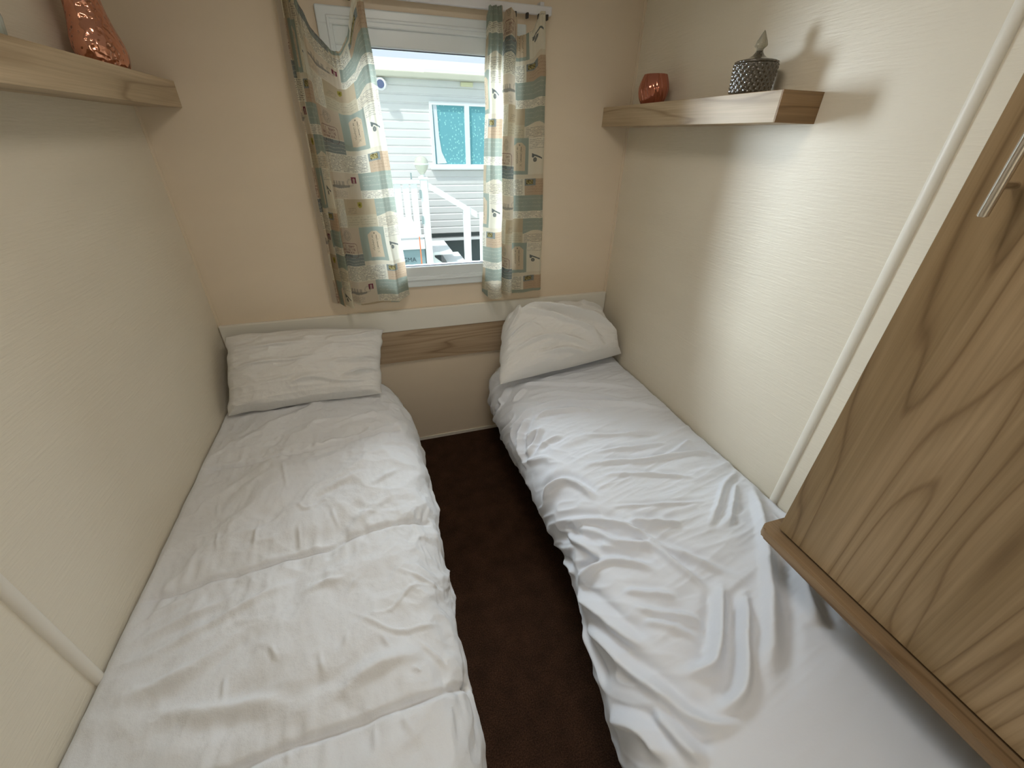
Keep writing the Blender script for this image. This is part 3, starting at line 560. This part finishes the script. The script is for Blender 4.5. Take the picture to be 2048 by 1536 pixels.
fR = [([(-.86, -.72), (-.35, -.28), (.1, .10), (.42, .42), (.62, .95)], .026, .055), ([(-.86, -.72), (-.2, -.35), (.35, .0), (.98, .52)], .040, .065), ([(-.9, -.3), (-.75, -.55), (-.72, -.95)], .026, .06),
      ([(-.95, .05), (-.6, -.1), (-.35, .2)], .018, .06), ([(-.9, .45), (-.4, .35), (.1, .55), (.5, .92)], .020, .065), ([(-.5, .7), (.0, .75), (.4, .95)], .016, .06), ([(.5, -.9), (.62, -.6), (.95, -.5)], .024, .05), ([(-.2, -.7), (.3, -.45), (.8, -.3)], .007, .10)]
fr, bk, _ = pillow('R', [(1.205, -.085, .675), (1.735, -.075, .695), (1.785, -.262, .535), (1.108, -.375, .525)], .105, fR, 23, (-.05, -.10), -.02, .065)
tagged('pillow', pillow_mesh(fr, bk), M['pillow'], 'bulky crumpled white pillow with a loose case on the right bed', 'pillow', smooth=True)

# ------------------------------------------------------------------ wall shelves and what stands on them
def shelf(name, label, x0, x1, y0, y1, z0, z1, mt, wall):
    t = thing(name, label, 'shelf', ((x0+x1)/2, (y0+y1)/2, z0)); obj('board', B(x0, x1, y0+.004, y1, z0, z1, .0012), mt, t)
    obj('end_cap', B(x0, x1, y0, y0+.004, z0, z1, .0008), M['wood_end'], t)
shelf('wall_shelf', 'pale wood-grain box shelf on the right wall with a dark end', 1.6683, W, -.903, 0, 1.5145, 1.583, M['wood_shelf_r'], 'R')
shelf('wall_shelf', 'pale wood-grain box shelf on the left wall holding the copper vase', 0, .1315, -.903, 0, 1.5305, 1.602, M['wood_shelf_l'], 'L')
# copper vase: hammered, waisted, oval
vp = [(0, 0), (.040, 0), (.0455, .003), (.0500, .015), (.0530, .030), (.0530, .045), (.0500, .062), (.0455, .080), (.0410, .100), (.0375, .125), (.0360, .150), (.0365, .180), (.0390, .210), (.0430, .235), (.0445, .240), (.0420, .238), (.035, .205), (.033, .15), (.044, .05), (.036, .008), (0, .008)]
P = cr(vp, 5); P[:, 0] = np.maximum(P[:, 0], 0); P[0, 0] = 0; P[-1, 0] = 0
tagged('copper_vase', revolve(BM(), [tuple(p) for p in P], (.068, -.258, 1.602), 96, None, .95, 1.48), M['copper'], 'shiny hammered copper vase standing on the left wall shelf', 'vase', smooth=True)
fp = [(0, 0), (.036, 0), (.042, .004), (.046, .03), (.044, .06), (.038, .09), (.030, .12), (.024, .15), (.022, .17), (.020, .17), (.022, .15), (.034, .08), (.038, .02), (0, .01)]
tagged('frosted_vase', revolve(BM(), fp, (.066, -.715, 1.602), 64, lambda r, a, z, i: r*(1+.02*math.cos(16*a))), M['frost'], 'pale greenish frosted vase at the frame edge on the left wall shelf', 'vase', smooth=True)
# rose lustre votive cup with twisted flutes
cp = [(0, .0), (.034, 0), (.040, .004), (.0475, .018), (.0520, .034), (.0530, .048), (.0505, .062), (.0460, .076), (.0410, .088), (.0400, .090), (.0385, .0885), (.043, .074), (.0475, .055), (.0480, .040), (.042, .018), (.034, .008), (0, .008)]
P = cr(cp, 4); P[:, 0] = np.maximum(P[:, 0], 0); P[0, 0] = 0; P[-1, 0] = 0
tagged('candle_cup', revolve(BM(), [tuple(p) for p in P], (1.725, -.262, 1.583), 180, lambda r, a, z, i: r*(1+.035*abs(math.sin(9*(a+z*5)))-.02)), M['copper_glass'], 'small rose copper glass cup with swirled flutes on the right wall shelf', 'cup', smooth=True)
# smoked glass jar with a diamond pattern and a pointed lid
jar = thing('glass_jar', 'smoked glass jar with diamond pattern and pointed lid on the right wall shelf', 'jar', (1.721, -.735, 1.583))
jc = (1.721, -.735, 1.583); jp = [(0, .0), (.046, .0), (.0495, .002)]+[(.0500+.0035*k/26, .004+k*.0024) for k in range(27)]+[(.0530, .069), (.049, .068), (.046, .010), (0, .006)]
def dia(r, a, z, i): return r+(.0034*(1-abs(math.sin(11*(a+z*17))))**.7*0+.0036*(abs(math.sin(11*(a+z*17)))*abs(math.sin(11*(a-z*17))))**.8 if .004 <= z <= .0665 and r > .0475 else 0)
obj('body', revolve(BM(), jp, jc, 240, dia), M['smoke'], jar, smooth=True)
lp = [(0, .068), (.052, .068), (.0545, .070), (.0545, .073), (.048, .0755), (.036, .0775), (.024, .081), (.015, .087), (.0105, .092), (.009, .096)]
lid = obj('lid', revolve(BM(), lp+[(0, .096)], jc, 96, lambda r, a, z, i: r*(1+.012*math.cos(24*a)) if r > .05 else r), M['smoke'], jar, smooth=True)
kp = [(0, .0955), (.0085, .0955), (.0085, .099), (.0095, .101), (.0145, .106), (.0150, .109), (.0125, .117), (.0080, .126), (.0035, .135), (0, .140)]
k = obj('finial', revolve(BM(), kp, jc, 48, lambda r, a, z, i: r*(1+.10*math.cos(6*a+z*120)) if .103 < z < .125 else r), M['smoke_pale'], None, smooth=True)
k.parent = lid; k.location = (0, 0, 0)

# ------------------------------------------------------------------ overbed wardrobe
wr = thing('wardrobe', 'wood-grain wardrobe over the foot of the right bed with a long bar handle', 'wardrobe', (1.66, -1.88, .612))
XD = 1.536; YE = -1.4147
obj('carcass', B(XD+.022, W-.002, YR+.002, YE-.004, .640, H-.002, .001), M['trim'], wr)
dr = obj('door', B(XD, XD+.018, YR+.02, YE, .6456, H-.02, .0015), M['wood_door'], wr)
b = BM()   # base board with a rounded front corner
r = .022; x0, x1, y0, y1 = 1.506, W-.002, YR+.002, -1.388
pts = [(x1, y0), (x0, y0)]+[(x0+r-r*math.cos(a), y1-r+r*math.sin(a)) for a in np.linspace(0, math.pi/2, 10)]+[(x1, y1)]
prism(b, pts, 'z', .612, .638); bmesh.ops.bevel(b, geom=[e for e in b.edges if abs(e.verts[0].co.z-e.verts[1].co.z) < 1e-6], offset=.003, segments=2, affect='EDGES')
obj('base_board', b, M['wood_ledge'], wr, smooth=True, angle=35)
b = BM(); HX, HY = 1.500, -1.474
cyl(b, (HX, HY, 1.388), (HX, HY, 1.72), .0065, seg=32)
bmesh.ops.bevel(b, geom=[e for e in b.edges if abs(e.verts[0].co.z-e.verts[1].co.z) < 1e-6], offset=.0012, segments=2, affect='EDGES')
for z in (1.428, 1.68): cyl(b, (HX, HY, z), (XD+.001, HY, z), .005, seg=20)
h = obj('handle', b, M['chrome'], None, smooth=True, angle=40); h.parent = dr; h.location = (0, 0, 0); h['label'] = 'brushed steel bar handle'

# ------------------------------------------------------------------ outside the window
YF = 5.2; GZ = -.62
struct('ground', B(-8, 12, .06, 14, GZ-.1, GZ), M['ground'])
nc = thing('static_caravan', 'cream ribbed static caravan seen through the window', 'caravan', (1.6, YF, 0))
b = BM(); P_ = []; z = .075
while z < 2.16:
    P_ += [(YF, z), (YF-.012, z+.010), (YF-.014, z+.085), (YF, z+.098)]; z += .104
pts = P_+[(YF+.06, 2.17), (YF+.06, .075)]
prism(b, pts, 'x', -6, 9); obj('cladding', b, M['siding'], nc)
obj('side_body', B(-6, 9, YF+.06, YF+3, .075, 2.17), M['siding'], nc)
b = BM(); prism(b, [(YF-.16, 2.185), (YF+1.5, 2.52), (YF+3.1, 2.185), (YF+3.1, 2.15), (YF-.14, 2.15)], 'x', -6.1, 9.1); obj('roof', b, M['roof'], nc)
obj('gutter', B(-6.1, 9.1, YF-.17, YF-.02, 2.115, 2.190, .012), M['gutter'], nc)
obj('floor_beam', B(-6, 9, YF+.02, YF+.12, -.05, -.005), M['paint_white'], nc)
obj('underframe', B(-6, 9, YF+.5, YF+.6, GZ, .075), M['skirt_dark'], nc)
wf = obj('window', frame(1.655, 2.80, 1.04, 1.875, .045, YF-.05, YF+.01, .004), M['paint_white'], nc)
b = B(2.165, 2.235, YF-.052, YF+.01, 1.06, 1.86, .004); m2 = obj('mullion', b, M['paint_white'], None); m2.parent = wf; m2.location = (0, 0, 0)
for a, c in ((1.70, 2.165), (2.235, 2.755)):
    q = obj('blind', B(a, c, YF-.014, YF-.008, 1.085, 1.83), M['leaf_blind'], None); q.parent = wf; q.location = (0, 0, 0); q['label'] = 'teal blind with pale leaf print'
b = BM(); prism(b, [(1.712, 1.83), (1.765, 1.83), (1.775, 1.45), (1.80, 1.25), (1.87, 1.10), (1.722, 1.09)], 'y', YF-.026, YF-.018)
q = obj('drape', b, M['net'], None); q.parent = wf; q.location = (0, 0, 0)
obj('window_sill', B(1.62, 2.84, YF-.085, YF, 1.015, 1.042, .004), M['paint_white'], nc)
fl = thing('security_light', 'round white wall lamp with a dark lens high on the opposite caravan', 'light', (1.06, YF-.014, 2.03))
b = BM(); cyl(b, (1.06, YF-.017, 2.04), (1.02, YF-.16, 2.03), .062, .070, 32); obj('housing', b, M['paint_white'], fl, smooth=True, angle=40)
b = BM(); cyl(b, (1.021, YF-.158, 2.03), (1.019, YF-.166, 2.03), .048, .048, 32); obj('lens', b, M['lens_dark'], fl, smooth=True, angle=40)
tagged('wall_box', B(2.124, 2.30, YF-.06, YF-.013, 2.058, 2.112, .008), M['yellow'], 'small yellow box under the gutter of the opposite caravan', 'box')
# deck with balustrade and steps in front of it
YD = 3.4
dk = thing('deck', 'white raised deck in front of the opposite caravan', 'deck', (.2, YD+.5, GZ))
obj('floor_boards', B(-3, 1.238, YD-.02, YF-.16, .335, .372, .003), M['paint_white'], dk)
obj('fascia', B(-3, 1.238, YD-.03, YD-.005, .262, .340, .003), M['paint_white'], dk)
obj('skirt', B(-3, 1.235, YD+.02, YD+.05, GZ, .262), M['panel'], dk)
def text_mesh(body, size, loc, ext=.002):
    cu = bpy.data.curves.new('t', 'FONT'); cu.body = body; cu.size = size; cu.extrude = ext
    to = bpy.data.objects.new('t', cu); C.objects.link(to); dg = bpy.context.evaluated_depsgraph_get(); me = bpy.data.meshes.new_from_object(to.evaluated_get(dg))
    bpy.data.objects.remove(to); me.transform(Matrix.Translation(loc) @ Matrix.Rotation(math.pi/2, 4, 'X')); return me
t_ = text_mesh('GMA', .075, (.955, YD+.016, .105)); s_ = obj('lettering', t_, M['ink'], dk)
br = thing('balustrade', 'white slatted balustrade along the deck of the opposite caravan', 'railing', (.2, YD, .37))
obj('handrail', B(-3, 1.243, YD-.035, YD+.035, .985, 1.022, .006), M['paint_white'], br)
obj('bottom_rail', B(-3, 1.243, YD-.02, YD+.02, .395, .428, .004), M['paint_white'], br)
x = 1.21
for k in range(12): obj('baluster', B(x-.075, x-.004, YD-.010, YD+.010, .42, .99, .002), M['paint_white'], br); x -= .092
np_ = thing('newel_post', 'tall white post at the top of the steps outside', 'post', (1.29, YD, GZ))
obj('shaft', B(1.245, 1.325, YD-.04, YD+.04, GZ, 1.03, .004), M['paint_white'], np_); obj('cap', B(1.235, 1.335, YD-.05, YD+.05, 1.03, 1.055, .006), M['paint_white'], np_)
for z0 in (.60, .88): obj('hinge', B(1.222, 1.246, YD-.056, YD-.041, z0-.045, z0+.045, .002), M['grey_metal'], np_)
obj('latch', B(1.14, 1.156, YD-.05, YD-.035, 1.035, 1.10, .002), M['grey_metal'], np_)
gl_ = thing('globe_lamp', 'round glass lamp on the white post outside the window', 'lamp', (1.285, YD, 1.055))
gp = [(0, 1.075), (.02, 1.078), (.045, 1.11), (.068, 1.145), (.076, 1.178)]; b = revolve(BM(), gp, (1.278, YD, 0), 40); obj('lower_bowl', b, M['globe'], gl_, smooth=True)
b = revolve(BM(), [(.0, 1.178), (.082, 1.178), (.084, 1.186), (.082, 1.194), (0, 1.194)], (1.278, YD, 0), 40); obj('band', b, M['paint_white'], gl_, smooth=True, angle=40)
b = revolve(BM(), [(.076, 1.194), (.070, 1.222), (.052, 1.248), (.024, 1.263), (0, 1.266)], (1.278, YD, 0), 40); obj('upper_dome', b, M['globe'], gl_, smooth=True)
b = BM(); cyl(b, (1.285, YD, 1.057), (1.278, YD, 1.085), .03, .02, 20); obj('stem', b, M['paint_white'], gl_, smooth=True, angle=40)
hr = thing('stair_rail', 'white handrail sloping down beside the steps outside', 'railing', (1.6, YD, GZ))
b = BM(); prism(b, [(1.327, 1.005), (1.327, .935), (1.90, .600), (1.90, .672)], 'y', YD-.03, YD+.03); obj('sloping_rail', b, M['paint_white'], hr)
obj('post', B(1.735, 1.815, YD-.04, YD+.04, GZ, .73, .004), M['paint_white'], hr); obj('post', B(1.88, 1.965, YD-.30, YD-.22, GZ, .70, .004), M['paint_white'], hr)
stp = thing('steps', 'white steps going down from the deck outside', 'steps', (1.6, YD+.3, GZ))
for k, (a, zz) in enumerate(((1.335, .19), (1.53, .02), (1.74, -.15), (1.95, -.32))):
    obj('tread', B(a, a+.25, YD+.05, YD+.72, zz-.03, zz+.008, .004), M['paint_white'], stp); obj('riser', B(a, a+.02, YD+.055, YD+.70, GZ, zz-.03), M['paint_white'], stp)
b = BM(); prism(b, [(1.335, .15), (2.2, -.55), (2.2, GZ), (1.335, GZ)], 'y', YD+.05, YD+.07); obj('side_board', b, M['paint_white'], stp)
b = BM(); cyl(b, (1.150, YD-.30, GZ), (1.150, YD-.32, .47), .012, .006, 14)
tagged('marker_pole', b, M['red'], 'thin orange pole standing in front of the deck outside', 'pole', smooth=True, angle=40)
